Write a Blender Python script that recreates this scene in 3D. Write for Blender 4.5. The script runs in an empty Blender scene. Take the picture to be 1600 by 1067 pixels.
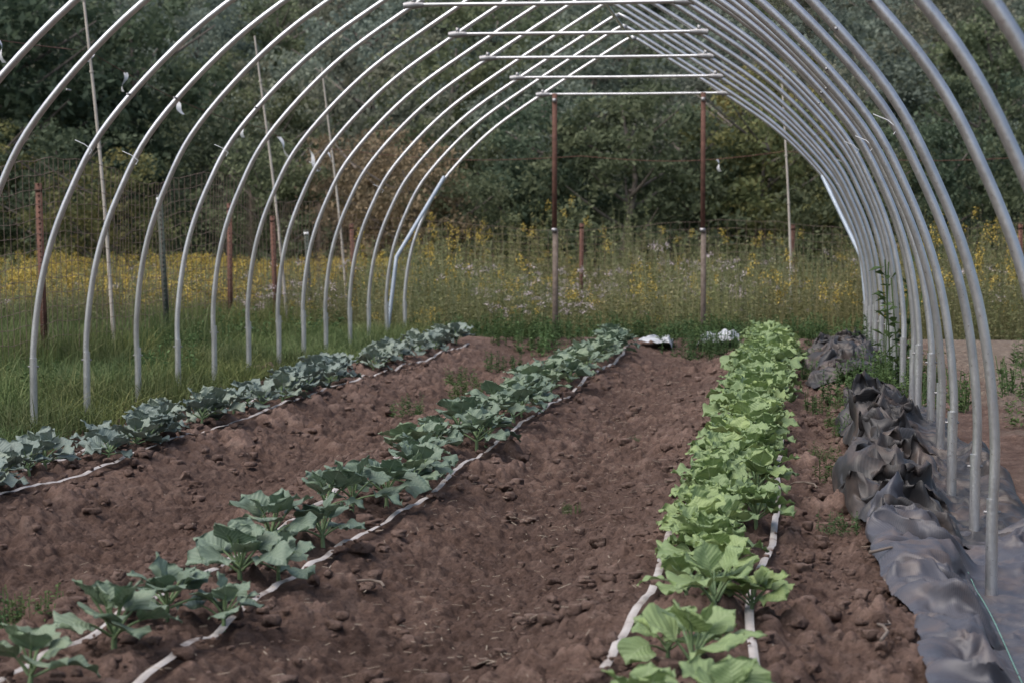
import bpy, math, numpy as np
rng = np.random.default_rng(11)
R = lambda a, b: float(rng.uniform(a, b))
scene = bpy.context.scene
scene.view_settings.view_transform = 'Standard'
scene.view_settings.look = 'None'
scene.view_settings.exposure = 0
COL = scene.collection

# ------------------------------------------------------------ noise
def hsh(a, b, seed):
    v = np.sin(a * 127.1 + b * 311.7 + seed * 74.7) * 43758.5453
    return v - np.floor(v)
def vnoise(x, y, seed=0):
    xi = np.floor(x); yi = np.floor(y); fx = x - xi; fy = y - yi
    sx = fx * fx * (3 - 2 * fx); sy = fy * fy * (3 - 2 * fy)
    a = hsh(xi, yi, seed); b = hsh(xi + 1, yi, seed); c = hsh(xi, yi + 1, seed); d = hsh(xi + 1, yi + 1, seed)
    return (a * (1 - sx) + b * sx) * (1 - sy) + (c * (1 - sx) + d * sx) * sy
def fbm(x, y, sc, octv=4, seed=0):
    t = 0; amp = 1; s = 0
    for o in range(octv):
        a = 0.6 * o + .3
        xr = x * math.cos(a) - y * math.sin(a); yr = x * math.sin(a) + y * math.cos(a)
        t = t + amp * vnoise(xr * sc, yr * sc, seed + o * 3.1); s += amp; amp *= .5; sc *= 2.03
    return t / s
def sst(a, b, x):
    t = np.clip((x - a) / (b - a), 0, 1); return t * t * (3 - 2 * t)
def clodfield(x, y, cell, seed, dens=.6):
    """height field of irregular rounded lumps: one lump per jittered lattice cell"""
    wx = x + (fbm(x, y, 1.0 / cell, 2, seed + 1) - .5) * cell * .6; wy = y + (fbm(x, y, 1.0 / cell, 2, seed + 2) - .5) * cell * .6
    gx = wx / cell; gy = wy / cell; xi = np.floor(gx); yi = np.floor(gy); out = np.zeros_like(x)
    for dx in (-1, 0, 1):
        for dy in (-1, 0, 1):
            cx = xi + dx; cy = yi + dy
            px = cx + hsh(cx, cy, seed); py = cy + hsh(cx, cy, seed + 5)
            r = (.25 + .45 * hsh(cx, cy, seed + 9) ** 1.5) * (hsh(cx, cy, seed + 13) < dens)
            ax = gx - px; ay = gy - py; th = hsh(cx, cy, seed + 3) * 3.1
            u = np.abs(ax * np.cos(th) + ay * np.sin(th)); v = np.abs(-ax * np.sin(th) + ay * np.cos(th)) * 1.25
            d = .45 * np.maximum(u, v) + .55 * np.sqrt(u * u + v * v)
            out = np.maximum(out, np.sqrt(np.maximum(r * r - d * d, 0)) * .62 * (.7 + .6 * hsh(cx, cy, seed + 21)))
    return out * cell

# ------------------------------------------------------------ mesh builder
class MB:
    def __init__(s):
        s.V = []; s.F = []; s.M = []; s.R = []; s.UV = []; s.n = 0
    def add(s, V, F, mat=0, rnd=0.5, uv=None):
        V = np.asarray(V, float).reshape(-1, 3); F = np.asarray(F, int)
        s.V.append(V); s.F.append(F + s.n); s.n += len(V)
        s.M.append(np.full(len(F), mat, int) if np.isscalar(mat) else np.asarray(mat))
        s.R.append(np.full(len(F), rnd, float) if np.isscalar(rnd) else np.asarray(rnd, float))
        s.UV.append(np.zeros((len(V), 2)) if uv is None else np.asarray(uv, float))
    def mesh(s, name, mats, smooth=True):
        me = bpy.data.meshes.new(name)
        V = np.concatenate(s.V); UV = np.concatenate(s.UV)
        loops = np.concatenate([f.ravel() for f in s.F])
        tot = np.concatenate([np.full(len(f), f.shape[1]) for f in s.F])
        st = np.concatenate([[0], np.cumsum(tot)[:-1]])
        me.vertices.add(len(V)); me.vertices.foreach_set('co', V.astype(np.float32).ravel())
        me.loops.add(len(loops)); me.loops.foreach_set('vertex_index', loops.astype(np.int32))
        me.polygons.add(len(tot)); me.polygons.foreach_set('loop_start', st.astype(np.int32))
        for m in mats: me.materials.append(m)
        me.polygons.foreach_set('material_index', np.concatenate(s.M).astype(np.int32))
        me.polygons.foreach_set('use_smooth', np.full(len(tot), smooth))
        me.update(calc_edges=True)
        a = me.attributes.new('rnd', 'FLOAT', 'FACE'); a.data.foreach_set('value', np.concatenate(s.R).astype(np.float32))
        uvl = me.uv_layers.new(name='UVMap'); uvl.data.foreach_set('uv', UV[loops].astype(np.float32).ravel())
        me.validate()
        return me
    def obj(s, name, mats, smooth=True, parent=None):
        o = bpy.data.objects.new(name, s.mesh(name, mats, smooth)); COL.objects.link(o)
        if parent: o.parent = parent
        return o
def inst(name, me, loc, rz=0, sc=1, parent=None, rx=0, ry=0):
    o = bpy.data.objects.new(name, me); COL.objects.link(o)
    o.location = loc; o.rotation_euler = (rx, ry, rz)
    o.scale = (sc, sc, sc) if np.isscalar(sc) else sc
    if parent: o.parent = parent
    return o
def empty(name, loc=(0, 0, 0)):
    o = bpy.data.objects.new(name, None); COL.objects.link(o); o.location = loc; o.empty_display_size = .2; return o
def tube(mb, path, r, n=8, mat=0, rnd=.5, cap=True, flat=1.0):
    P = np.asarray(path, float); m = len(P)
    T = np.gradient(P, axis=0); T /= np.linalg.norm(T, axis=1)[:, None] + 1e-9
    ref = np.array([0, 1., 0]) if abs(T[:, 1]).mean() < .8 else np.array([0, 0, 1.])
    A = np.cross(T, ref); A /= np.linalg.norm(A, axis=1)[:, None] + 1e-9
    B = np.cross(T, A)
    r = np.full(m, r) if np.isscalar(r) else np.asarray(r)
    an = np.arange(n) * 2 * math.pi / n
    V = P[:, None] + r[:, None, None] * (np.cos(an)[None, :, None] * A[:, None] * flat + np.sin(an)[None, :, None] * B[:, None])
    i = np.arange(m - 1)[:, None] * n; j = np.arange(n)[None]; j2 = (j + 1) % n
    F = np.stack([i + j, i + j2, i + n + j2, i + n + j], -1).reshape(-1, 4)
    mb.add(V.reshape(-1, 3), F, mat, rnd)
    if cap:
        mb.add(V[0], [list(range(n))[::-1]], mat, rnd); mb.add(V[-1], [list(range(n))], mat, rnd)
def box(mb, c, s, mat=0, rnd=.5, rz=0):
    x, y, z = np.array(s) / 2
    V = np.array([[-x,-y,-z],[x,-y,-z],[x,y,-z],[-x,y,-z],[-x,-y,z],[x,-y,z],[x,y,z],[-x,y,z]])
    ca, sa = math.cos(rz), math.sin(rz)
    V = V @ np.array([[ca, sa, 0], [-sa, ca, 0], [0, 0, 1]]) + np.array(c)
    mb.add(V, [[0,3,2,1],[4,5,6,7],[0,1,5,4],[1,2,6,5],[2,3,7,6],[3,0,4,7]], mat, rnd)
def grid(mb, P, mat=0, rnd=.5, uv=None):
    a, b = P.shape[:2]
    i = np.arange(a - 1)[:, None] * b; j = np.arange(b - 1)[None]
    F = np.stack([i + j, i + j + 1, i + b + j + 1, i + b + j], -1).reshape(-1, 4)
    mb.add(P.reshape(-1, 3), F, mat, rnd, None if uv is None else uv.reshape(-1, 2))

# ------------------------------------------------------------ materials
class NT:
    def __init__(s, name):
        s.m = bpy.data.materials.new(name); s.m.use_nodes = True; s.t = s.m.node_tree
        s.b = s.t.nodes['Principled BSDF']; s.out = s.t.nodes['Material Output']
    def n(s, typ, **kw):
        x = s.t.nodes.new(typ)
        for k, v in kw.items(): setattr(x, k, v)
        return x
    def l(s, a, b): s.t.links.new(a, b)
    def noise(s, scale, detail=4, coord='Object', rough=.6, dist=0):
        tc = s.n('ShaderNodeTexCoord'); no = s.n('ShaderNodeTexNoise')
        no.inputs['Scale'].default_value = scale; no.inputs['Detail'].default_value = detail
        no.inputs['Roughness'].default_value = rough; no.inputs['Distortion'].default_value = dist
        s.l(tc.outputs[coord], no.inputs['Vector']); return no.outputs['Fac']
    def ramp(s, fac, stops):
        r = s.n('ShaderNodeValToRGB'); e = r.color_ramp.elements
        while len(e) < len(stops): e.new(.5)
        for k, (p, c) in enumerate(stops):
            e[k].position = p; e[k].color = (*c, 1) if len(c) == 3 else c
        s.l(fac, r.inputs['Fac']); return r.outputs['Color']
    def mix(s, f, a, b, mode='MIX'):
        x = s.n('ShaderNodeMixRGB', blend_type=mode)
        for k, v in ((0, f), (1, a), (2, b)):
            if hasattr(v, 'is_output'): s.l(v, x.inputs[k])
            elif k == 0: x.inputs[0].default_value = v
            else: x.inputs[k].default_value = (*v, 1)
        return x.outputs[0]
    def math(s, op, a, b=0.0, c=None):
        x = s.n('ShaderNodeMath', operation=op)
        for k, v in ((0, a), (1, b)) + (((2, c),) if c is not None else ()):
            if hasattr(v, 'is_output'): s.l(v, x.inputs[k])
            else: x.inputs[k].default_value = v
        return x.outputs[0]
    def attr(s, name):
        x = s.n('ShaderNodeAttribute'); x.attribute_name = name; return x
    def bump(s, h, strength=.5, dist=.01, prev=None):
        x = s.n('ShaderNodeBump'); x.inputs['Strength'].default_value = strength; x.inputs['Distance'].default_value = dist
        s.l(h, x.inputs['Height'])
        if prev is not None: s.l(prev, x.inputs['Normal'])
        s.l(x.outputs[0], s.b.inputs['Normal']); return x.outputs[0]
    def col(s, c):
        if hasattr(c, 'is_output'): s.l(c, s.b.inputs['Base Color'])
        else: s.b.inputs['Base Color'].default_value = (*c, 1)
    def set(s, rough=.8, metal=0, spec=.3):
        s.b.inputs['Roughness'].default_value = rough; s.b.inputs['Metallic'].default_value = metal
        s.b.inputs['Specular IOR Level'].default_value = spec
    def transl(s, c, f):
        tr = s.n('ShaderNodeBsdfTranslucent'); mx = s.n('ShaderNodeMixShader'); mx.inputs[0].default_value = f
        if hasattr(c, 'is_output'): s.l(c, tr.inputs['Color'])
        else: tr.inputs['Color'].default_value = (*c, 1)
        s.l(s.b.outputs[0], mx.inputs[1]); s.l(tr.outputs[0], mx.inputs[2]); s.l(mx.outputs[0], s.out.inputs['Surface'])

def foliage_mat(name, c1, c2, c3, tr=.25, rough=.7, objvar=.3, nsc=1.5, nlo=.55):
    m = NT(name); a = m.attr('rnd').outputs['Fac']
    c = m.ramp(a, [(0, c1), (.5, c2), (1, c3)])
    no = m.noise(nsc, 3)
    c = m.mix(.7, c, m.ramp(no, [(.3, (nlo, nlo + .05, nlo)), (.7, (1.25, 1.2, 1.1))]), 'MULTIPLY')
    oi = m.n('ShaderNodeObjectInfo')
    v = m.ramp(oi.outputs['Random'], [(0, (1 - objvar,) * 3), (.35, (1 + objvar * .4, 1., 1 - objvar * .6)), (.7, (1 - objvar * .5, 1 - .1 * objvar, 1.)), (1, (1 + objvar, 1 + objvar, 1 + objvar * .6))])
    c = m.mix(1, c, v, 'MULTIPLY')
    m.col(c); m.set(rough, 0, .2); m.transl(c, tr); return m.m
def simple(name, c1, c2, sc=20, rough=.8, metal=0, spec=.3, bump=.2, bd=.004):
    m = NT(name); no = m.noise(sc, 5)
    m.col(m.ramp(no, [(.3, c1), (.7, c2)])); m.set(rough, metal, spec)
    if bump: m.bump(no, bump, bd)
    return m.m

SOIL = [(.25, (.120, .080, .066)), (.5, (.195, .137, .116)), (.8, (.280, .210, .181))]
def ground_mat():
    m = NT('ground_soil_grass')
    big = m.noise(.9, 4); med = m.noise(7, 6); fine = m.noise(60, 6, rough=.7)
    soil = m.ramp(med, SOIL)
    dry = m.attr('dry').outputs['Fac']
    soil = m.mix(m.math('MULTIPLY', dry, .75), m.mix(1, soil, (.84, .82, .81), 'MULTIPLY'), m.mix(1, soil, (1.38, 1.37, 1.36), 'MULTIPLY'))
    soil = m.mix(.7, soil, m.ramp(fine, [(.3, (.45, .45, .45)), (.7, (1.4, 1.38, 1.35))]), 'MULTIPLY')
    soil = m.mix(.7, soil, m.ramp(big, [(.3, (.72, .71, .72)), (.7, (1.18, 1.15, 1.12))]), 'MULTIPLY')
    field = m.ramp(m.noise(14, 6), [(.3, (.14, .11, .09)), (.55, (.21, .17, .14)), (.75, (.31, .26, .20))])
    grass = m.ramp(m.noise(9, 5), [(.3, (.05, .06, .03)), (.7, (.12, .14, .06))])
    z = m.n('ShaderNodeVertexColor'); z.layer_name = 'zone'
    sp = m.n('ShaderNodeSeparateColor'); m.l(z.outputs[0], sp.inputs[0])
    c = m.mix(sp.outputs[1], soil, field); c = m.mix(sp.outputs[0], c, grass)
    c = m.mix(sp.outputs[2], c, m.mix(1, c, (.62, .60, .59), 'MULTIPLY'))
    m.col(c); m.set(.95, 0, .12)
    b = m.bump(m.noise(150, 5, rough=.8), 1.0, .008); m.bump(fine, .9, .022, b)
    return m.m
M_ground = ground_mat()
def clod_mat():
    m = NT('soil_clod'); soil = m.ramp(m.noise(7, 6), [(p, tuple(v * 1.12 for v in c)) for p, c in SOIL]); fine = m.noise(60, 6, rough=.7)
    soil = m.mix(.7, soil, m.ramp(fine, [(.3, (.5, .5, .5)), (.7, (1.4, 1.38, 1.35))]), 'MULTIPLY')
    m.col(soil); m.set(.95, 0, .1); b = m.bump(m.noise(150, 5, rough=.8), 1., .008); m.bump(fine, 1., .022, b); return m.m
M_clod = clod_mat()
M_straw = simple('straw', (.26, .21, .16), (.40, .34, .27), 8, .8, bump=0)
m = NT('galvanized_steel'); no = m.noise(6, 4); no2 = m.noise(70, 3)
m.col(m.ramp(no, [(.3, (.50, .51, .52)), (.7, (.70, .71, .72))])); m.set(.38, .85, .5)
r = m.ramp(no2, [(.3, (.27,)*3), (.7, (.45,)*3)]); m.l(r, m.b.inputs['Roughness']); M_galv = m.m
M_joint = simple('dull_zinc', (.28, .28, .29), (.4, .4, .41), 30, .5, .7, .4)
M_brace = simple('pale_blue_brace', (.33, .39, .46), (.43, .50, .58), 8, .5, .1, .4)
M_rust = simple('rusty_steel', (.085, .045, .035), (.165, .085, .066), 14, .9)
M_rustd = simple('rusty_wire', (.12, .085, .07), (.20, .155, .13), 14, .9, bump=0)
M_green = simple('green_post_paint', (.04, .055, .045), (.09, .10, .09), 14, .8)
M_wood = simple('weathered_wood', (.11, .085, .07), (.21, .175, .15), 20, .9)
M_bamboo = simple('bleached_pole', (.36, .33, .29), (.55, .51, .46), 5, .7)
M_tag = simple('white_tag', (.55, .57, .6), (.7, .72, .75), 9, .5, bump=0)
m = NT('drip_tape'); no = m.noise(5, 6)
m.col(m.ramp(no, [(.34, (.20, .16, .14)), (.46, (.40, .37, .35)), (.72, (.52, .50, .49))])); m.set(.6, 0, .3); M_tape = m.m
def fabric(name, c1, c2, dirt, rg=.55):
    m = NT(name); tc = m.n('ShaderNodeTexCoord')
    w = m.n('ShaderNodeTexWave'); w.inputs['Scale'].default_value = 60; m.l(tc.outputs['UV'], w.inputs['Vector'])
    c = m.mix(m.noise(2.5, 4), c1, c2)
    c = m.mix(.25, c, w.outputs['Color'], 'OVERLAY')
    d = m.ramp(m.noise(4.5, 6), [(.48, (0, 0, 0)), (.66, (1, 1, 1))])
    c = m.mix(m.math('MULTIPLY', d, dirt), c, (.15, .112, .095))
    m.col(c); m.set(rg, 0, .45); m.bump(m.noise(90, 3), .25, .003); return m.m
M_fab = fabric('landscape_fabric', (.046, .047, .057), (.098, .100, .120), .5, .48)
M_fabd = fabric('dirty_landscape_fabric', (.018, .018, .020), (.058, .056, .058), .55, .5)
M_wfab = simple('white_row_cover', (.38, .40, .43), (.52, .54, .57), 9, .7)
M_twine = simple('green_twine', (.18, .38, .32), (.25, .5, .42), 9, .7, bump=0)

def leaf_mat(name, c1, c2, vein, under, tr):
    m = NT(name); a = m.attr('rnd').outputs['Fac']
    c = m.mix(a, c1, c2)
    no = m.noise(9, 4)
    c = m.mix(.8, c, m.ramp(no, [(.3, (.75, .78, .78)), (.7, (1.2, 1.18, 1.12))]), 'MULTIPLY')
    tc = m.n('ShaderNodeTexCoord'); sp = m.n('ShaderNodeSeparateXYZ'); m.l(tc.outputs['UV'], sp.inputs[0])
    au = m.math('ABSOLUTE', m.math('SUBTRACT', sp.outputs[0], .5))
    mid = m.math('LESS_THAN', au, m.math('MULTIPLY_ADD', sp.outputs[1], -.022, .03))
    la = m.math('FRACT', m.math('SUBTRACT', m.math('MULTIPLY', sp.outputs[1], 7.0), m.math('MULTIPLY', au, 5.5)))
    lat = m.math('MULTIPLY', m.math('LESS_THAN', m.math('ABSOLUTE', m.math('SUBTRACT', la, .5)), .04), .3)
    vf = m.math('MAXIMUM', m.math('MULTIPLY', mid, .65), lat)
    c = m.mix(vf, c, vein)
    g = m.n('ShaderNodeNewGeometry'); c = m.mix(m.math('MULTIPLY', g.outputs['Backfacing'], .55), c, under)
    oi = m.n('ShaderNodeObjectInfo')
    c = m.mix(1, c, m.ramp(oi.outputs['Random'], [(0, (.82, .85, .85)), (.5, (1, 1, 1)), (1, (1.16, 1.12, 1.0))]), 'MULTIPLY')
    m.col(c); m.set(.5, 0, .35)
    w = m.math('SINE', m.math('MULTIPLY', la, 6.283)); m.bump(w, .3, .003)
    m.transl(c, tr); return m.m
M_coll = leaf_mat('collard_leaf', (.100, .155, .102), (.175, .240, .160), (.26, .33, .245), (.21, .27, .215), .15)
M_coll2 = leaf_mat('cabbage_leaf', (.122, .164, .142), (.190, .240, .210), (.27, .32, .29), (.22, .27, .25), .12)
M_lett = leaf_mat('light_green_leaf', (.155, .235, .088), (.265, .360, .145), (.35, .44, .25), (.27, .36, .19), .22)
M_stem = simple('leaf_stalk', (.14, .22, .10), (.22, .30, .16), 12, .6, bump=0)
M_grass = foliage_mat('grass_blades', (.065, .100, .040), (.125, .168, .068), (.23, .25, .13), .3, objvar=.25)
M_mead = foliage_mat('meadow_leaves', (.105, .13, .06), (.19, .205, .105), (.32, .30, .19), .3, objvar=.25, nlo=.7)
M_yel = simple('goldenrod_flowers', (.38, .28, .055), (.55, .42, .10), 8, .8, bump=0)
M_pink = simple('aster_flowers', (.36, .30, .32), (.56, .50, .51), 8, .8, bump=0)
M_weed = foliage_mat('weed_leaves', (.055, .095, .04), (.085, .145, .06), (.13, .20, .09), .25, objvar=.2)
M_bark = simple('bark', (.10, .09, .08), (.22, .19, .17), 5, .95)
M_tdark = foliage_mat('tree_leaves_dark', (.052, .074, .052), (.092, .121, .083), (.140, .170, .118), .35, objvar=.3, nsc=.5, nlo=.6)
M_tmid = foliage_mat('tree_leaves_mid', (.082, .108, .072), (.138, .172, .108), (.20, .232, .150), .35, objvar=.15, nsc=.5, nlo=.6)
M_tyel = foliage_mat('tree_leaves_yellowing', (.10, .12, .06), (.17, .185, .09), (.31, .28, .12), .35, objvar=.2, nsc=.5, nlo=.6)
M_tbrn = foliage_mat('shrub_leaves_brown', (.135, .118, .084), (.235, .192, .138), (.32, .255, .185), .3, objvar=.15, nsc=.5, nlo=.65)
M_thill_haze = foliage_mat('hill_tree_leaves_hazed', (.125, .150, .134), (.195, .222, .196), (.28, .305, .262), .35, objvar=.25, nsc=.25, nlo=.7)  # distance haze painted into the leaf colour: paler, greyer greens

# ------------------------------------------------------------ ground
def gh(x, y):
    x = np.asarray(x, float); y = np.asarray(y, float)
    r = sst(.25, .75, x) * np.interp(y, [0, 9.9, 11.1, 12.4, 13.6, 14.8, 18, 22], [-.29, -.28, -.18, -.11, 0, .06, .03, 0])
    far = np.interp(y, [29, 33, 60, 78, 90, 240, 400], [0, -.3, -.3, -.1, 1.2, 26, 30])
    bm = sst(-5.3, -4.9, x) * (1 - sst(.0, .5, x)) * (1 - sst(27.5, 29, y))
    bed = .085 * (np.cos(2 * math.pi * (x + .38) / 1.95) - 1) * bm
    roll = (fbm(x, y, .25, 2, 5) - .5) * .1 * sst(30, 40, y)
    return r + far + bed + roll
def soilmask(x, y):
    e = (fbm(x, y, 1.6, 3, 9) - .5) * .9
    return sst(-5.45, -5.15, x + e * .5) * (1 - sst(29.3, 30.3, y + e))
def furrowf(x): return (.5 - .5 * np.cos(2 * math.pi * (x + .38) / 1.95)) * sst(-5.2, -4.8, x) * (1 - sst(-.3, .2, x))
TAPES = [(-.56, 5.5, 27.5, 1), (-.13, 5.5, 27.5, 2), (-2.05, 5.5, 27.5, 3), (-2.44, 5.5, 27, 4), (-4.12, 9, 27.5, 5), (-4.55, 9, 27, 6)]
def tape_x(x0, yv, seed): return x0 + .08 * (fbm(yv, yv * 0 + seed, .4, 2, seed) - .5) * 2
xs = np.concatenate([np.linspace(-160, -20, 12), np.linspace(-18, -6, 26), np.arange(-5.9, 1.7, .010), np.linspace(1.75, 8, 60), np.linspace(9, 20, 12), np.linspace(26, 120, 12)])
ys = [-30, -10, -3, 2]; y = 4.5
while y < 33: ys.append(y); y += max(.012, .0019 * y)
ys = np.array(ys + list(np.linspace(33.3, 60, 50)) + list(np.linspace(63, 420, 45)))
X, Y = np.meshgrid(xs, ys)
Z = gh(X, Y)
sm = soilmask(X, Y); furrow = furrowf(X)
n1 = fbm(X, Y, 2.2, 3, 1) - .5
n3 = fbm(X, Y, 26, 3, 4)
rough = .35 + .85 * sst(.38, .60, fbm(X, Y, 1.1, 2, 77)) * (1 - .5 * furrow)
tight = sst(4, 5, Y) * (1 - sst(26, 30, Y)) * (1 - .5 * sst(2, 6, X))
nt = np.ones_like(X)
for (x0, a_, b_, sd_) in TAPES:
    nt *= 1 - .94 * np.exp(-((X - tape_x(x0, ys, sd_)[:, None]) / .045) ** 2)
under = 1 - .75 * sst(.5, .62, X) * (1 - sst(1.3, 1.7, X))   # soil pressed flat under the fabric
cl = clodfield(X, Y, .22, 3, .5) * .62 * rough + clodfield(X, Y, .12, 17, .65) * .85 * (.3 + .7 * rough) + clodfield(X, Y, .06, 31, .8) * .95 + clodfield(X, Y, .032, 41, .8) * .9
Z = Z + sm * (n1 * .08 + nt * under * (cl + (n3 - .5) * .032) - .028) * tight + (1 - sm) * n1 * .06
mb = MB(); grid(mb, np.stack([X, Y, Z], -1), 0)
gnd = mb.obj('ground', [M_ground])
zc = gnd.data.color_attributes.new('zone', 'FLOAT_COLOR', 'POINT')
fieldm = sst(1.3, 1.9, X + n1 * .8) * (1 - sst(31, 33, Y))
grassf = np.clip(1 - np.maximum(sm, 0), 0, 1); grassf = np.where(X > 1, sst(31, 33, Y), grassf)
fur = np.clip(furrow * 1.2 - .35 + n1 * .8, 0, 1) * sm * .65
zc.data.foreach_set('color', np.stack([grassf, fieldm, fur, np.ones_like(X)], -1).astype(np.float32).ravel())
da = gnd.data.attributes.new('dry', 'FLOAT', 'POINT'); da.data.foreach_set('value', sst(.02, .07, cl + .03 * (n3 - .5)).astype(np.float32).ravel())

# loose clods lying on the beds
import bmesh
ico = bmesh.new(); bmesh.ops.create_icosphere(ico, subdivisions=2, radius=1)
IV = np.array([v.co[:] for v in ico.verts]); IF = np.array([[v.index for v in f.verts] for f in ico.faces]); ico.free()
mb = MB()
def soil_z(x, y): return float(gh(x, y)) + (float(fbm(np.array([x]), np.array([y]), 2.2, 3, 1)[0]) - .5) * .08
k = 0
while k < 4600:
    y = 5.5 + 18 * rng.random() ** 1.7; x = R(-5.2, .45)
    f = float(furrowf(np.array([x]))[0])
    if rng.random() < f * .75: continue
    s = .007 + .036 * rng.random() ** 4
    nv = 1 + .8 * (vnoise(IV[:, 0] * 1.7 + k, IV[:, 1] * 1.7 + IV[:, 2] * 1.3, k % 50) - .5) * 2 + .8 * (vnoise(IV[:, 2] * 4 + k, IV[:, 0] * 4 + IV[:, 1] * 3, 3) - .5)
    V = np.clip(IV * nv[:, None], -.85, .85) * s * np.array([R(.8, 1.4), R(.8, 1.4), R(.5, .85)])
    a = R(0, 6.3); V = V @ np.array([[math.cos(a), math.sin(a), 0], [-math.sin(a), math.cos(a), 0], [0, 0, 1]])
    mb.add(V + np.array([x, y, soil_z(x, y) + .018]), IF, 0, R(0, 1)); k += 1
mb.obj('soil_clods', [M_clod], smooth=True)
mb = MB()
for k in range(2200):
    y = 5.5 + 22 * rng.random() ** 1.5; x = -1.35 + rng.normal() * .35 if k % 3 else R(-5, 3)
    L = R(.012, .05) * (1 if k % 9 else 2); a = R(0, 6.3)
    z = soil_z(x, y) + .030 + R(0, .02)
    d = np.array([math.cos(a), math.sin(a), R(-.25, .25)]) * L / 2; w = np.array([-math.sin(a), math.cos(a), .3]) * R(.0008, .0018)
    c = np.array([x, y, z]); mb.add([c - d - w, c + d - w, c + d + w, c - d + w], [[0, 1, 2, 3]], 0)
mb.obj('straw_litter', [M_straw])
mb = MB()
for (x, y, a, L) in [(.28, 7.6, 1.5, .5), (.1, 12.4, 2.2, .35), (.3, 9.6, .4, .3), (-1.7, 9, 2.6, .25)]:
    p = [[x + math.cos(a) * L * t + .02 * math.sin(9 * t), y + math.sin(a) * L * t, soil_z(x, y) + .06 + .02 * math.sin(5 * t)] for t in np.linspace(0, 1, 7)]
    tube(mb, p, np.linspace(.007, .003, 7), 6)
mb.obj('twigs', [M_wood])

# ------------------------------------------------------------ hoop house
S = 1.22; Y0 = 29.44; XC = -2.22
prof = np.array([(3.05, -.35), (3.05, 0), (3.06, .5), (2.98, 1.07), (2.80, 1.58), (2.52, 2.07), (1.93, 2.68), (1.20, 3.2), (.10, 3.90)])
def catmull(P, n=6):
    out = []
    Q = np.vstack([2 * P[0] - P[1], P, 2 * P[-1] - P[-2]])
    for i in range(1, len(Q) - 2):
        for t in np.linspace(0, 1, n, endpoint=False):
            out.append(.5 * ((2 * Q[i]) + (-Q[i-1] + Q[i+1]) * t + (2*Q[i-1] - 5*Q[i] + 4*Q[i+1] - Q[i+2]) * t*t + (-Q[i-1] + 3*Q[i] - 3*Q[i+1] + Q[i+2]) * t**3))
    out.append(P[-1]); return np.array(out)
pc = catmull(prof)
half = np.vstack([pc, [[0, 3.95]]])
hoop_pts = np.vstack([half * [-1, 1], half[::-1][1:] * [1, 1]])
house = empty('hoop_house_frame')
def zo(i): return float(np.interp(i, [0, 8, 10, 13, 20], [0, .2, .17, .03, .03]))
for i in range(21):
    yy = Y0 - S * i; mb = MB(); dz = zo(i)
    jx = rng.normal() * .012 + float(np.interp(i, [10, 16, 17, 20], [0, .03, .12, .16])); lean = rng.normal() * .02
    P = np.stack([hoop_pts[:, 0] + XC + jx + .02 * rng.normal() * hoop_pts[:, 1] / 4, yy + lean * hoop_pts[:, 1], hoop_pts[:, 1] + dz], -1)
    P[:, 2] = np.where(hoop_pts[:, 1] < 0, -.5, P[:, 2])
    tube(mb, P, .0228, 12, 0)
    for sx in (-1, 1):
        fx = XC + jx + sx * 3.055; g = float(gh(fx, yy))
        q = [[fx, yy, g - .3], [fx, yy, g + .5 + R(-.05, .05)]]
        tube(mb, q, .0262, 12, 0)
        box(mb, (fx, yy, q[1][2] - .06), (.075, .012, .012), 1)
    for hx, hz in ((2.36, 2.25), (-2.36, 2.25)):
        box(mb, (XC + jx + hx, yy, hz + dz), (.012, .07, .012), 1)
    box(mb, (XC + jx, yy + lean * 3.9, 3.93 + dz), (.09, .055, .05), 1)
    if i % 2 == 0:
        z = 3.2 + dz; yb = yy + lean * 3.2
        tube(mb, [[XC + jx + t, yb, z - .004 * (1 - abs(t))] for t in np.linspace(-1.2, 1.2, 9)], .0185, 10, 0)
        for sx in (-1, 1):
            tube(mb, [[XC + jx + sx * 1.11, yb, z], [XC + jx + sx * 1.2, yb, z], [XC + jx + sx * 1.29, yb, z - .01]], [.024, .038, .032], 10, 1)
            box(mb, (XC + jx + sx * 1.2, yb, z + .035), (.03, .06, .05), 1)
    mb.obj('hoop', [M_galv, M_joint], parent=house)
mb = MB(); tube(mb, [[XC, Y0 - S * i, 3.90 + zo(i)] for i in range(21)], .019, 8, 0); mb.obj('ridge_purlin', [M_galv], parent=house)
mb = MB()
for sx in (-1, 1):
    a = np.array([XC + sx * 2.50, Y0 - .06, 2.1]); b = np.array([XC + sx * 2.99, Y0 - S * .75, 1.05]); c = np.array([XC + sx * 3.1, Y0 - S * .9, -.1])
    P = [a + (b - a) * t for t in np.linspace(0, 1, 5)] + [b + (c - b) * t for t in np.linspace(.15, 1, 5)]
    tube(mb, P, .032, 8, 0, flat=.8)
mb.obj('wind_brace', [M_brace], parent=house)
mb = MB()
for px in (-3.25, -1.28):
    box(mb, (px, Y0 + .07, 2.30), (.060, .060, 1.82), 0)
    box(mb, (px + .01, Y0 + .075, .56), (.068, .068, 1.70), 1)
    box(mb, (px, Y0 + .03, 1.40), (.07, .02, .05), 2); box(mb, (px, Y0 + .03, 3.12), (.05, .03, .05), 2)
mb.obj('end_wall_posts', [M_rust, M_wood, M_joint], parent=house)
mb = MB()
for (i, th) in [(14, .4), (12, .45), (9, .5), (6, .45), (3, .42), (15, .5), (11, .43)]:
    for sx in ((-1, 1) if i % 3 == 0 else (-1,)):
        k = int(len(half) * (.55 + .25 * (th - .4))); hx, hz = half[k]
        c = np.array([XC + sx * hx, Y0 - S * i, hz + zo(i)])
        tube(mb, [c + [-.07, -.03, .04], c + [0, -.04, .01], c + [.05, -.03, -.03], c + [.03, -.03, -.06]], .0032, 5, 0)
mb.obj('wire_clips', [M_tag], parent=house)

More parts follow.
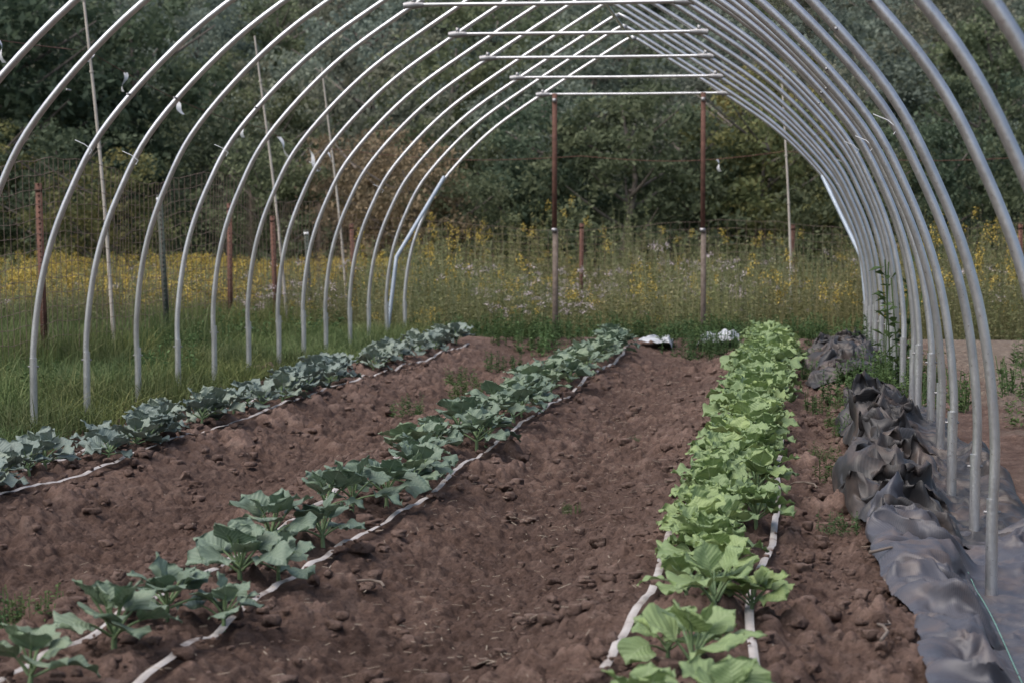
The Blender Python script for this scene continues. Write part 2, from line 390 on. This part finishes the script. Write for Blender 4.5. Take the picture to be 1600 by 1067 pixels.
# ------------------------------------------------------------ fence
def tpost(x, y, h, mat, lean=(0, 0)):
    mb = MB(); g = float(gh(x, y))
    box(mb, (0, 0, h / 2 - .1), (.046, .007, h + .2), 0); box(mb, (0, .020, h / 2 - .1), (.008, .032, h + .2), 0)
    for z in np.arange(.15, h, .055): box(mb, (0, -.007, z), (.012, .008, .014), 0)
    box(mb, (0, 0, h - .06), (.048, .012, .05), 1)
    o = mb.obj('fence_post', [mat, M_tag if mat is M_green else mat]); o.location = (x, y, g); o.rotation_euler = (lean[0], lean[1], R(-.2, .2)); o.scale = (1.5, 1.5, 1)
    return o
FX = -7.4; FY = 36.7
for (y, h, m_, ly) in [(17, 1.9, M_rust, 0), (21.2, 1.86, M_rust, -.03), (25.5, 1.82, M_green, -.05), (28.4, 1.75, M_rust, 0), (31, 1.75, M_rust, -.03), (33.3, 1.7, M_green, -.05), (FY, 1.8, M_rust, -.04)]:
    tpost(FX, y, h, m_, (0, ly))
for x in (-3.6, -.12, 3.55, 7.2): tpost(x, FY, 1.8, M_rust, (0, R(-.02, .02)))
def fence_run(p0, p1, h, name, wr):
    mb = MB(); p0 = np.array(p0); p1 = np.array(p1); L = np.linalg.norm(p1 - p0); n = int(L / .155)
    def pt(t, f):
        p = p0 + (p1 - p0) * t; w = .05 * math.sin(t * L * 1.3) + .03 * math.sin(t * L * 3.1 + 2)
        hh = h + .10 * math.sin(t * L * 1.1 + 1)
        nrm = np.array([-(p1 - p0)[1], (p1 - p0)[0]]) / L
        q = p + nrm * w * (.4 + f); return [q[0], q[1], float(gh(q[0], q[1])) + .03 + f * hh + .015 * math.sin(t * L * 7 + f * 9)]
    for k in range(n + 1):
        tube(mb, [pt(k / n + .002 * rng.normal() / L, f) for f in np.linspace(0, 1, 6)], wr, 3, cap=False)
    for f in np.linspace(0, 1, 15):
        tube(mb, [pt(t, f) for t in np.linspace(0, 1, n // 2)], wr if 0 < f < 1 else wr * 1.3, 3, cap=False)
    mb.obj(name, [M_rustd])
fence_run((FX, 10), (FX, FY), 2.0, 'wire_fence', .0034)
fence_run((FX, FY), (12, FY), 1.75, 'wire_fence', .0024)
def pole(x, y, h, lx):
    mb = MB(); g = float(gh(x, y))
    tube(mb, [[lx * t + .03 * math.sin(4 * t), 0, h * t] for t in np.linspace(0, 1, 9)], np.linspace(.024, .014, 9), 8)
    for t in (.15, .33, .5, .68, .85): tube(mb, [[lx * t + .03 * math.sin(4 * t), 0, h * t - .01], [lx * t + .03 * math.sin(4 * t), 0, h * t + .01]], .026, 8)
    o = mb.obj('bamboo_pole', [M_bamboo]); o.location = (x, y, g)
pole(-7.45, 23.6, 4.6, -.36); pole(-7.3, 31.3, 4.35, -.45); pole(-7.5, 36.6, 4.4, -.42); pole(-.14, 36.6, 4.3, -.16)
knots = [np.array(p) for p in [(-7.6, 15, 3.3), (-7.72, 23.6, 3.35), (-7.62, 31.3, 2.85), (-7.72, 36.6, 2.75), (-3.6, 36.7, 2.62), (-.25, 36.6, 2.68), (4, 36.6, 2.6), (9, 36.6, 2.6)]]
mb = MB(); pts = []
for a, b in zip(knots[:-1], knots[1:]):
    for t in np.linspace(0, 1, 12, endpoint=False):
        p = a + (b - a) * t; p[2] -= .12 * math.sin(math.pi * t); pts.append(p)
pts.append(knots[-1]); tube(mb, pts, .0055, 4)
mb.obj('fence_string', [M_rust])
def tag(p, L, w, mat, tilt):
    mb = MB(); n = 7; P = np.zeros((n, 2, 3)); ph = R(0, 6)
    for k in range(n):
        t = k / (n - 1); a = ph + 2.4 * t; c = np.array([tilt * L * t + .02 * math.sin(6 * t), .02 * math.cos(5 * t), -L * t])
        P[k, 0] = c - np.array([math.cos(a), math.sin(a), 0]) * w; P[k, 1] = c + np.array([math.cos(a), math.sin(a), 0]) * w
    grid(mb, P); o = mb.obj('flagging_ribbon', [mat]); o.location = p
for j, (k, L, w, mt, tl) in enumerate([(8, .22, .02, M_tag, .3), (12, .12, .05, M_tag, .2), (14, .22, .025, M_tag, -.1), (17, .2, .03, M_tag, .6), (22, .2, .025, M_tag, .1), (26, .3, .03, M_tag, .5), (31, .35, .03, M_tag, .4), (34, .25, .02, M_tag, .7), (56, .2, .03, M_tag, .3)]):
    tag(pts[k], L, w, mt, tl)

# ------------------------------------------------------------ drip tapes
def tape(x0, y0, y1, seed):
    mb = MB(); n = int((y1 - y0) / .06); yv = np.linspace(y0, y1, n)
    xv = tape_x(x0, yv, seed); w = .0165
    P = np.zeros((n, 4, 3)); tw = (fbm(yv, yv * 0 + 3, 1.3, 2, seed + 9) - .5) * 1.2
    base = gh(xv, yv) + (fbm(xv, yv, 2.2, 3, 1) - .5) * .08 + .010
    for j, s in enumerate((-1, -.35, .35, 1)):
        P[:, j, 0] = xv + s * w * np.cos(tw); P[:, j, 1] = yv
        P[:, j, 2] = base + .006 * (1 - s * s) + s * w * np.sin(tw) * .6 + .010 * (fbm(yv, yv * 0, 2, 2, seed + 1) - .5)
    grid(mb, P); return mb.obj('drip_tape', [M_tape])
for t_ in TAPES: tape(*t_)

# ------------------------------------------------------------ vegetables
def leaf(mb, az, e0, bend, Lp, Lb, W, cup, ruf, rnd, ml=0, ms=1, off=.01, h0=.02, roll=0, nw=4.5):
    ca, sa = math.cos(az), math.sin(az)
    m = 5; n = 13; tt = np.concatenate([np.linspace(0, Lp, m), Lp + np.linspace(0, Lb, n)[1:]])
    T = Lp + Lb; el = e0 - bend * (tt / T) ** 1.6
    dr = np.concatenate([[0], np.cos(el[:-1]) * np.diff(tt)]); dz = np.concatenate([[0], np.sin(el[:-1]) * np.diff(tt)])
    r = off + np.cumsum(dr); z = h0 + np.cumsum(dz)
    C = np.stack([ca * r, sa * r, z], -1)
    Nn = np.stack([-ca * np.sin(el), -sa * np.sin(el), np.cos(el)], -1)
    sd = np.array([-sa, ca, 0]); Sd = sd[None] * math.cos(roll) + Nn * math.sin(roll); Nn = Nn * math.cos(roll) - sd[None] * math.sin(roll)
    tube(mb, C[:m + 4], np.linspace(.006, .0025, m + 4), 5, ms, cap=False)
    v = np.linspace(0, 1, n); w = W * (np.sin(math.pi * np.clip(v, .015, .985) ** .9)) ** .45; w[0] = .006; w[-1] *= .5
    s = np.linspace(-1, 1, 11); ph = R(0, 6)
    bl = C[m - 1:]; Sb = Sd[m - 1:]; Nb = Nn[m - 1:]
    q = np.abs(s)
    hgt = cup * w[:, None] * (q ** 1.5)[None] + ruf * W * (q ** 2)[None] * np.sin(nw * 2 * math.pi * v[:, None] * .5 + ph + 2.2 * (s > 0)[None]) + .06 * W * np.sin(9 * v[:, None] + 5 * s[None])
    ws = w[:, None] * (1 + .05 * np.sin(nw * 5 * v + ph))[:, None]
    back = -(q ** 2)[None] * (v[:, None] ** 3) * W * .35
    D = np.gradient(bl, axis=0); D /= np.linalg.norm(D, axis=1)[:, None]
    P = bl[:, None] + Sb[:, None] * (s[None] * ws)[..., None] + Nb[:, None] * hgt[..., None] + D[:, None] * back[..., None]
    uv = np.stack([np.broadcast_to((s + 1) / 2, (n, 11)), np.broadcast_to(v[:, None], (n, 11))], -1)
    grid(mb, P, ml, rnd, uv)
def plant(kind):
    mb = MB()
    if kind == 'collard': nl, mats = int(R(9, 13)), [M_coll, M_stem]
    elif kind == 'cabbage': nl, mats = int(R(9, 13)), [M_coll2, M_stem]
    elif kind == 'round': nl, mats = int(R(9, 12)), [M_lett, M_stem]
    else: nl, mats = int(R(11, 15)), [M_lett, M_stem]
    tube(mb, [[0, 0, -.03], [.004, .003, .07]], [.012, .008], 7, 1)
    for k in range(nl):
        f = k / (nl - 1); az = k * 2.4 + R(-.35, .35)
        if kind == 'lett':
            leaf(mb, az, .5 + .85 * f + R(-.15, .15), 1.25 - .5 * f + R(-.2, .3), R(.06, .10), R(.14, .19) * (1 - .3 * f), R(.070, .095) * (1 - .25 * f), R(.05, .3), R(.14, .28), R(0, .6) + .4 * f, h0=.02 + .05 * f, roll=R(-.35, .35), nw=R(4, 7))
        elif kind == 'cabbage':
            leaf(mb, az, .3 + .9 * f + R(-.15, .15), .9 - .5 * f + R(-.2, .3), R(.05, .08), R(.14, .19) * (1 - .25 * f), R(.075, .10) * (1 - .3 * f), R(.05, .35), R(.1, .22), R(0, .7) + .3 * f, h0=.02 + .05 * f, roll=R(-.3, .3), nw=R(3, 5))
        else:
            leaf(mb, az, .55 + .75 * f + R(-.15, .2), 1.2 - .7 * f + R(-.2, .4), R(.08, .13) * (1 - .35 * f), R(.14, .18) * (1 - .35 * f), R(.08, .105) * (1 - .3 * f), R(-.05, .25), R(.06, .15), R(0, .7) + .3 * f, h0=.03 + .05 * f, roll=R(-.45, .45), nw=R(3, 5))
    return mb.mesh(kind + '_plant_mesh', mats)
PV = {k: [plant(k) for _ in range(9)] for k in ('collard', 'cabbage', 'lett', 'round')}
def put(kind, name, x, y, s):
    inst(name, PV[kind][int(rng.integers(9))], (x, y, float(gh(x, y)) + .012), R(0, 6.28), s * R(.88, 1.12), rx=R(-.1, .1), ry=R(-.1, .1))
for (x, y, s) in [(-2.33, 6.5, .9), (-2.27, 7.15, 1.0), (-2.26, 7.75, .95), (-2.05, 7.75, .7), (-2.22, 8.65, 1.05), (-2.1, 8.8, .75), (-2.32, 9.6, 1.05), (-2.12, 9.75, .85), (-2.24, 11.0, 1.15), (-2.12, 11.3, 1.0), (-2.32, 10.75, .9)]:
    put('collard', 'collard_plant', x, y, s)
y = 11.9
while y < 27.5: put('collard', 'collard_plant', -2.2 + R(-.14, .14), y, 1.0 if y > 13 else .95); y += R(.26, .5) if y < 16 else R(.24, .42)
y = 10.8
while y < 28: put('cabbage', 'cabbage_plant', -4.36 + R(-.18, .18), y, 1.0 if y > 14 else .9); y += R(.22, .45)
for (x, y, s) in [(-.43, 6.15, .85), (-.18, 6.25, .8), (-.33, 6.95, .95), (-.42, 7.2, .8), (-.30, 8.05, 1.0), (-.17, 8.2, .85), (-.42, 8.4, .8), (-.32, 8.9, .95)]:
    put('round', 'leafy_green_plant', x, y, s)
y = 9.2
while y < 27.5:
    w = .15
    put('lett' if rng.random() < .55 else 'round', 'leafy_green_plant', -.34 + R(-w, w), y, .95 if y < 14 else 1.05 if y < 20 else 1.2); y += R(.18, .31)

# ------------------------------------------------------------ grass / meadow / weeds
def blades(n, area, h0, h1, wd, lean=.5):
    mb = MB(); x = rng.uniform(-area / 2, area / 2, n); y = rng.uniform(-area / 2, area / 2, n)
    tuft = fbm(x, y, 3.5, 2, R(0, 90))
    h = rng.uniform(h0, h1, n) * (.45 + 1.2 * tuft); a = rng.uniform(0, 6.28, n); ln = np.abs(rng.normal(0, lean, n)) * h; b = a + rng.uniform(-1, 1, n) + 1.57
    P = np.zeros((n, 4, 2, 3))
    for k, t in enumerate((0, .4, .75, 1)):
        cx = x + np.cos(a) * ln * t * t; cy = y + np.sin(a) * ln * t * t; cz = h * (t - .25 * t * t * np.clip(ln / h, 0, 1)) - .02
        w = wd * (1, .9, .6, .08)[k]
        for j, s in enumerate((-1, 1)):
            P[:, k, j] = np.stack([cx + s * w * np.cos(b), cy + s * w * np.sin(b), cz], -1)
    base = np.arange(n)[:, None, None] * 8; kk = np.arange(3)[None, :, None] * 2
    F = (base + kk + np.array([0, 1, 3, 2])[None, None]).reshape(-1, 4)
    mb.add(P.reshape(-1, 3), F, 0, np.repeat(np.clip(rng.random(n) * .7 + (tuft - .45), 0, 1), 3)); return mb
gp = [blades(1300, 1.2, .08, .36, .0042, .7).mesh('grass_patch', [M_grass]) for _ in range(5)]
ge = empty('grass')
for yy in np.arange(11.5, 31, 1.0):
    for xx in np.arange(-11.5, -5.3, 1.0):
        if xx < -9 and yy < 19: continue
        x = xx + R(-.3, .3); y = yy + R(-.3, .3)
        s = R(.6, 1.2) * (1.35 if x < -6.8 else .7 if x > -5.9 else .85)
        inst('grass_tuft_patch', gp[int(rng.integers(5))], (x, y, float(gh(x, y))), R(0, 6.28), (1, 1, s), ge)
def lv(mb, base, dr, L, W, rnd, mat=0):
    n = len(base); up = np.array([0, 0, 1.]); sd = np.cross(dr, up); sd /= np.linalg.norm(sd, axis=1)[:, None] + 1e-6
    sd = sd + rng.normal(0, .3, sd.shape)
    V = np.stack([base, base + dr * (L * .5)[:, None] + sd * (W)[:, None], base + dr * L[:, None] - up * (L * .25)[:, None], base + dr * (L * .5)[:, None] - sd * (W)[:, None]], 1)
    mb.add(V.reshape(-1, 3), np.arange(n * 4).reshape(n, 4), mat, rnd)
def meadow(nst, area, h0, h1, pf_y, pf_p, leafL=.09, nleaf=26, mats=None, fl=True, sw=.0035):
    mb = MB()
    for k in range(nst):
        x, y = R(-area / 2, area / 2), R(-area / 2, area / 2); h = R(h0, h1); lx, ly = rng.normal(0, .09, 2) * h
        top = np.array([x + lx, y + ly, h]); b = np.array([x, y, -.05]); w = sw
        mb.add([b + [-w, 0, 0], b + [w, 0, 0], top + [w, 0, 0], top + [-w, 0, 0]], [[0, 1, 2, 3]], 0, R(.5, 1))
        n = nleaf; t = rng.uniform(.05, 1, n); base = b + (top - b) * t[:, None]; a = rng.uniform(0, 6.28, n)
        dr = np.stack([np.cos(a), np.sin(a), rng.uniform(-.1, 1.2, n)], -1); dr /= np.linalg.norm(dr, axis=1)[:, None]
        sr = R(0, .75); lv(mb, base, dr, rng.uniform(.5, 1.2, n) * leafL * (1.2 - .6 * t), rng.uniform(.08, .16, n) * leafL, np.clip(sr + rng.uniform(0, .3, n), 0, 1))
        q = rng.random()
        if fl and q < pf_y + pf_p:
            n = 50 if q < pf_y else 34; mt = 1 if q < pf_y else 2
            a = rng.uniform(0, 6.28, n); rr = rng.uniform(0, .085, n); tz = rng.uniform(-.13, .03, n) if mt == 1 else rng.uniform(-.05, .03, n)
            c = top + np.stack([np.cos(a) * rr, np.sin(a) * rr, tz - rr * .5], -1)
            d = rng.normal(0, 1, (n, 3)); d /= np.linalg.norm(d, axis=1)[:, None]
            lv(mb, c, d, rng.uniform(.022, .036, n), np.full(n, .009), .5, mt)
    return mb.mesh('meadow_patch', mats or [M_mead, M_yel, M_pink])
mgreen = [meadow(80, 1.6, .55, 1.25, .01, .02) for _ in range(4)]
mtall = [meadow(50, 1.4, .9, 1.75, .03, .02, .11, 34) for _ in range(3)]
myel = [meadow(75, 1.6, .6, 1.2, .16, .0) for _ in range(2)]
myel2 = [meadow(80, 1.4, .7, 1.15, .75, .0) for _ in range(2)]
mpink = [meadow(75, 1.6, .7, 1.3, .02, .34) for _ in range(2)]
me_ = empty('wildflower_meadow')
for yy in np.arange(27.5, 50, 1.25):
    for xx in np.arange(-26, 15, 1.25):
        if xx < -.38 * yy - 2 or xx > .13 * yy + 4: continue
        x = xx + R(-.4, .4); y = yy + R(-.4, .4)
        if x > -8.1 and y < 30.4: continue
        if -5.6 < x < 1.2 and y < 30.9: continue
        left = x < -8.0
        q = rng.random(); zn = float(fbm(np.array([x]), np.array([y]), .35, 2, 40)[0]); z2 = float(fbm(np.array([x]), np.array([y]), .22, 1, 63)[0])
        if left: L_ = myel2 if (z2 > .55 and q < .9 and y > 31) else mgreen if q < .8 else mtall
        elif zn > .60: L_ = myel if q < .5 else mgreen
        elif zn < .44: L_ = mpink if q < .6 else mgreen
        else: L_ = mgreen if q < .70 else mtall if q < .92 else myel
        if y > 43 and not left: L_ = mtall if q < .6 else mgreen
        hs = ((.95 if L_ is myel2 else .74) if left else .97 + 1.6 * (zn - .5)) * R(.7, 1.2) * (1.0 if y > 33 else .85)
        inst('meadow_plants', L_[int(rng.integers(len(L_)))], (x, y, float(gh(x, y))), R(0, 6.28), (1, 1, hs), me_)
wd = [meadow(26, .5, .10, .30, 0, 0, .075, 18, [M_weed], False) for _ in range(4)]
def weed(x, y, s, sz=1): inst('weed_clump', wd[int(rng.integers(4))], (x, y, float(gh(x, y)) + .01), R(0, 6.28), (s, s, s * sz))
for (x, y, s) in [(-3.2, 27.8, 1.3), (-3.6, 28.3, 1.4), (-3.0, 28.6, 1.2), (-1.3, 27.4, 1.2), (-1.0, 27.9, 1.2), (-1.5, 28.4, 1.3), (-.9, 26.6, 1), (.9, 18.6, 1.1), (.75, 19.6, 1.1), (1.0, 20.4, 1.3), (.5, 17.2, .7), (.35, 15.6, .5), (.25, 13.1, .5), (.42, 19.0, .9), (1.1, 17.4, 1.0), (.8, 21.5, 1.0), (.25, 23.8, 1.0), (.7, 25.5, 1.1), (.9, 27.4, 1.3), (.4, 28.4, 1.2), (-3.3, 18.6, .6), (-3.1, 20.4, .7), (-3.4, 22.2, .7), (-1.25, 12.2, .2), (-2.9, 8.1, .5), (-3.0, 8.0, .45), (-1.2, 16.2, .2), (-3.3, 24.6, .8), (1.7, 16, 1), (1.9, 19, 1.1), (2.4, 23, 1.2), (1.6, 12.5, .6), (.2, 10.9, .35), (.15, 14.3, .4), (.3, 16.4, .5), (.2, 18.2, .6), (.55, 20.6, .9), (.15, 21.8, .7), (.5, 18.4, 1.0), (.6, 19.4, 1.0), (.95, 22.6, 1.1), (-6.0, 20.5, 1.2), (-6.6, 23.5, 1.4), (-6.2, 17.5, 1.1), (-6.9, 26.5, 1.6), (-6.1, 27.5, 1.4)]:
    weed(x, y, s)
for k in range(32):
    weed(R(-5.2, .2), R(29.0, 30.9), R(.7, 1.3))
tw = meadow(8, .3, .7, 1.35, 0, 0, .2, 14, [M_weed], False, .006); inst('tall_weed', tw, (.86, 19.6, 0), 0, 1.0)

# ------------------------------------------------------------ landscape fabric
def fabsheet(name, mat, y0, y1, xl, xr, A, seed, lift=.045, hoopdip=True):
    ny = int((y1 - y0) / .018); nx = 120
    yv = np.linspace(y0, y1, ny)[:, None] * np.ones((1, nx)); s = np.linspace(0, 1, nx)[None] * np.ones((ny, 1))
    l = xl(yv) + .16 * (fbm(yv, yv * 0, 1.1, 3, seed) - .5) * 2; r_ = xr(yv) + .15 * (fbm(yv, yv * 0 + 5, .8, 2, seed + 1) - .5) * 2
    x = l + (r_ - l) * s; a = A(yv); dip = 0
    if hoopdip: dip = sst(.60, .82, x) * (1 - .5 * sst(.95, 1.2, x)); a = a * (1 - .8 * dip)
    wx = x + .28 * (fbm(x, yv, 1.8, 2, seed + 20) - .5); wy = yv + .45 * (fbm(x, yv, 1.8, 2, seed + 21) - .5)
    rid = lambda sc, sd, ax=1., ay=1.: np.clip(1 - np.abs(vnoise(wx * ax * sc, wy * ay * sc, sd) - .5) * 4.0, 0, 1)
    f1 = rid(1.9, seed + 2, .8, 1.3); f2 = rid(4.0, seed + 3, .6, 1.3); f3 = rid(8.5, seed + 4, .8, 1.); f4 = rid(16, seed + 5)
    env = np.clip(np.minimum(s, 1 - s) * 7, 0, 1) ** .7
    h = a * (.50 * f1 ** 1.3 + .36 * f2 ** 1.2 + .22 * f3 + .09 * f4 + .10) * env + (.020 * f3 * env + .010 * f4) * (1 - .5 * dip)
    ox = a * 1.6 * (fbm(x, yv, 4.2, 3, seed + 6) - .5) * env; oy = a * 2.2 * (fbm(x + 9, yv, 4.2, 3, seed + 7) - .5) * env - .35 * h
    P = np.stack([x + ox, yv + oy, gh(x, yv) + lift * (.55 + .45 * env) * (1 - .2 * dip) + .04 * (fbm(x, yv, 2.2, 3, 1) - .5) + h], -1)
    mb = MB(); grid(mb, P, 0, .5, np.stack([x, yv], -1)); return mb.obj(name, [mat])
c_ = lambda xs_, vs_: (lambda y: np.interp(y, xs_, vs_))
fabsheet('landscape_fabric', M_fab, 4.5, 11.2, c_([4, 6, 8, 9.5, 11], [.42, .40, .43, .36, .33]), c_([4, 8, 11], [2.6, 1.9, 1.5]), c_([4, 7, 9, 11], [.10, .14, .19, .22]), 3, .06)
fabsheet('landscape_fabric', M_fabd, 10.8, 17.6, c_([10, 12, 14, 17.6], [.30, .26, .32, .36]), c_([10, 14, 17], [1.3, 1.1, .9]), c_([10.6, 12, 16, 17.6], [.18, .30, .29, .14]), 13, .06)
fabsheet('landscape_fabric', M_fabd, 20.6, 26.2, c_([21, 27], [.12, .1]), c_([21, 27], [.95, .9]), c_([20.6, 22, 26], [.12, .26, .22]), 23)
fabsheet('row_cover', M_wfab, 28.0, 28.6, c_([28, 29], [-1.3, -1.3]), c_([28, 29], [-.8, -.8]), c_([28, 29], [.08, .08]), 33, .06, False)
fabsheet('row_cover', M_wfab, 27.9, 28.5, c_([28, 29], [-1.95, -1.9]), c_([28, 29], [-1.5, -1.5]), c_([28, 29], [.08, .08]), 43, .06, False)
mb = MB(); tube(mb, [[.75 + .04 * math.sin(3 * t), 6.2 + 4.6 * t, float(gh(.75, 6.2 + 4.6 * t)) + .095 + .01 * math.sin(11 * t)] for t in np.linspace(0, 1, 40)], .002, 5); mb.obj('green_twine', [M_twine])

# ------------------------------------------------------------ trees
def make_tree(H, Rr, lf, nc, nlf, low=.5):
    mb = MB(); bx, by = R(-.3, .3), R(-.3, .3)
    zt = np.linspace(-.4, H * .85, 9); tp = np.stack([bx * np.sin(zt), by * np.sin(zt * .8), zt], -1)
    tube(mb, tp, np.linspace(H * .02, H * .004, 9), 8, 1)
    for k in range(11):
        z = R(.2, .75) * H; a = R(0, 6.28); L = Rr * R(.5, .95); p0 = np.array([0, 0, z])
        tube(mb, [p0 + np.array([math.cos(a) * L * t, math.sin(a) * L * t, L * .6 * t ** 1.2]) for t in np.linspace(0, 1, 5)], np.linspace(H * .009, H * .002, 5), 6, 1, cap=False)
    d = rng.normal(0, 1, (nc, 3)); d /= np.linalg.norm(d, axis=1)[:, None]; rr = rng.random(nc) ** .4
    lump = 1 + .3 * np.sin(d[:, 0] * 4 + bx * 9) * np.cos(d[:, 2] * 3.5 + by * 9)
    C = d * (rr * lump)[:, None] * np.array([Rr, Rr, H * low]); C[:, 2] += H * (1.02 - low)
    cr = rng.uniform(.13, .26, nc) * Rr; cs = rng.uniform(0, .75, nc)
    N = nc * nlf; ci = np.repeat(np.arange(nc), nlf)
    o = rng.normal(0, 1, (N, 3)) * np.array([1, 1, .6]); pos = C[ci] + o * cr[ci][:, None] * .5; pos[:, 2] = np.maximum(pos[:, 2], .05)
    u = rng.normal(0, 1, (N, 3)); u /= np.linalg.norm(u, axis=1)[:, None]; v = np.cross(u, rng.normal(0, 1, (N, 3)) + np.array([0, 0, 1.2])); v /= np.linalg.norm(v, axis=1)[:, None]
    s = lf * rng.uniform(.6, 1.3, N)[:, None]
    V = np.stack([pos - u * s, pos + v * s * .5, pos + u * s, pos - v * s * .5], 1)
    mb.add(V.reshape(-1, 3), np.arange(N * 4).reshape(N, 4), 0, np.clip(cs[ci] + rng.uniform(-.1, .3, N), 0, 1))
    return mb.mesh('tree_mesh', [M_tdark, M_bark], smooth=False)
TR = [make_tree(9, 3.3, .13, 130, 75) for _ in range(5)]
SH = [make_tree(4.6, 2.4, .08, 110, 75, .52) for _ in range(3)]
def tree(name, me, x, y, s, mat=None, parent=None, dz=-.2):
    o = inst(name, me, (x, y, float(gh(x, y)) + dz), R(0, 6.28), (s * R(.9, 1.12), s * R(.9, 1.12), s), parent)
    if mat: o.material_slots[0].link = 'OBJECT'; o.material_slots[0].material = mat
    return o
for (x, y, s, mt) in [(-14.4, 60, .95, M_tmid), (-11.8, 61, 1.0, M_tbrn), (-12.9, 64, 1.0, M_tbrn), (-10.4, 58.5, .9, M_tbrn), (-16.5, 64, 1.1, M_tdark), (-9.0, 59, .75, M_tmid), (-18.2, 57, .85, M_tyel), (-20.5, 60, 1.1, M_tdark), (-23.5, 62, 1.1, M_tyel), (-26, 60, 1.2, M_tdark), (-30, 62, 1.2, M_tdark), (-.9, 63, 1.25, M_tyel), (1.6, 60, .95, M_tdark), (3.8, 62, 1.1, M_tdark), (6.5, 60, 1.05, M_tdark), (9.5, 63, 1.1, M_tdark), (13, 61, 1.1, M_tdark), (17, 62, 1.2, M_tdark), (-8.0, 62, .8, M_tmid)]:
    tree('shrub', SH[int(rng.integers(3))], x, y, s, mt)
for (x, y, s, mt) in [(-6.9, 62, .66, M_tdark), (-4.6, 60, .70, M_tmid), (-3.2, 63, .62, M_tdark), (-1.2, 69, .8, M_tyel), (-25, 66, 1.3, M_tdark), (-29.5, 68, 1.35, M_tdark), (-21.5, 70, 1.1, M_tdark), (-34, 70, 1.4, M_tdark), (1.5, 71, .65, M_tmid), (5.5, 70, .75, M_tdark), (10, 70, .9, M_tdark), (15, 70, 1.1, M_tdark), (-9, 73, .6, M_tmid), (-13.5, 74, .6, M_tmid), (-17.5, 73, .75, M_tdark)]:
    tree('deciduous_tree', TR[int(rng.integers(5))], x, y, s, mt)
fo = empty('forest')
y = 84
while y < 205:
    x = -.40 * y - 8
    while x < .16 * y + 10:
        q = rng.random(); mt = M_thill_haze if q < .8 or y > 125 else M_tmid
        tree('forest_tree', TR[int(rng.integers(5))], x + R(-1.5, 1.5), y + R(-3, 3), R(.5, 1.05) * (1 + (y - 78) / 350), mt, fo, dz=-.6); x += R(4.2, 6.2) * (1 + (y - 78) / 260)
    y += 8 if y < 120 else 13

# ------------------------------------------------------------ light
el, az = math.radians(58), math.radians(-130)
w = bpy.data.worlds.new('World'); scene.world = w; w.use_nodes = True
sky = w.node_tree.nodes.new('ShaderNodeTexSky'); sky.sky_type = 'NISHITA'; sky.sun_disc = False
sky.sun_elevation = el; sky.sun_rotation = az; sky.dust_density = 4; sky.air_density = 1.0
bg = w.node_tree.nodes['Background']; w.node_tree.links.new(sky.outputs[0], bg.inputs[0]); bg.inputs[1].default_value = .15
sl = bpy.data.lights.new('sun', 'SUN'); sl.energy = 3.1; sl.angle = math.radians(70); sl.color = (1, .95, .905)
so = bpy.data.objects.new('sun', sl); COL.objects.link(so)
from mathutils import Vector
d = Vector((math.sin(az) * math.cos(el), math.cos(az) * math.cos(el), math.sin(el)))
so.rotation_euler = d.to_track_quat('Z', 'Y').to_euler()

# ------------------------------------------------------------ camera
cam = bpy.data.cameras.new('camera'); co = bpy.data.objects.new('camera', cam); COL.objects.link(co)
co.location = (0, 0, 1.40); co.rotation_euler = (math.radians(90 - 2.86), 0, math.radians(7.38))
cam.sensor_width = 36; cam.lens = 78.2; cam.clip_end = 1000; cam.clip_start = .1
cam.dof.use_dof = True; cam.dof.focus_distance = 13; cam.dof.aperture_fstop = 5.0
scene.camera = co
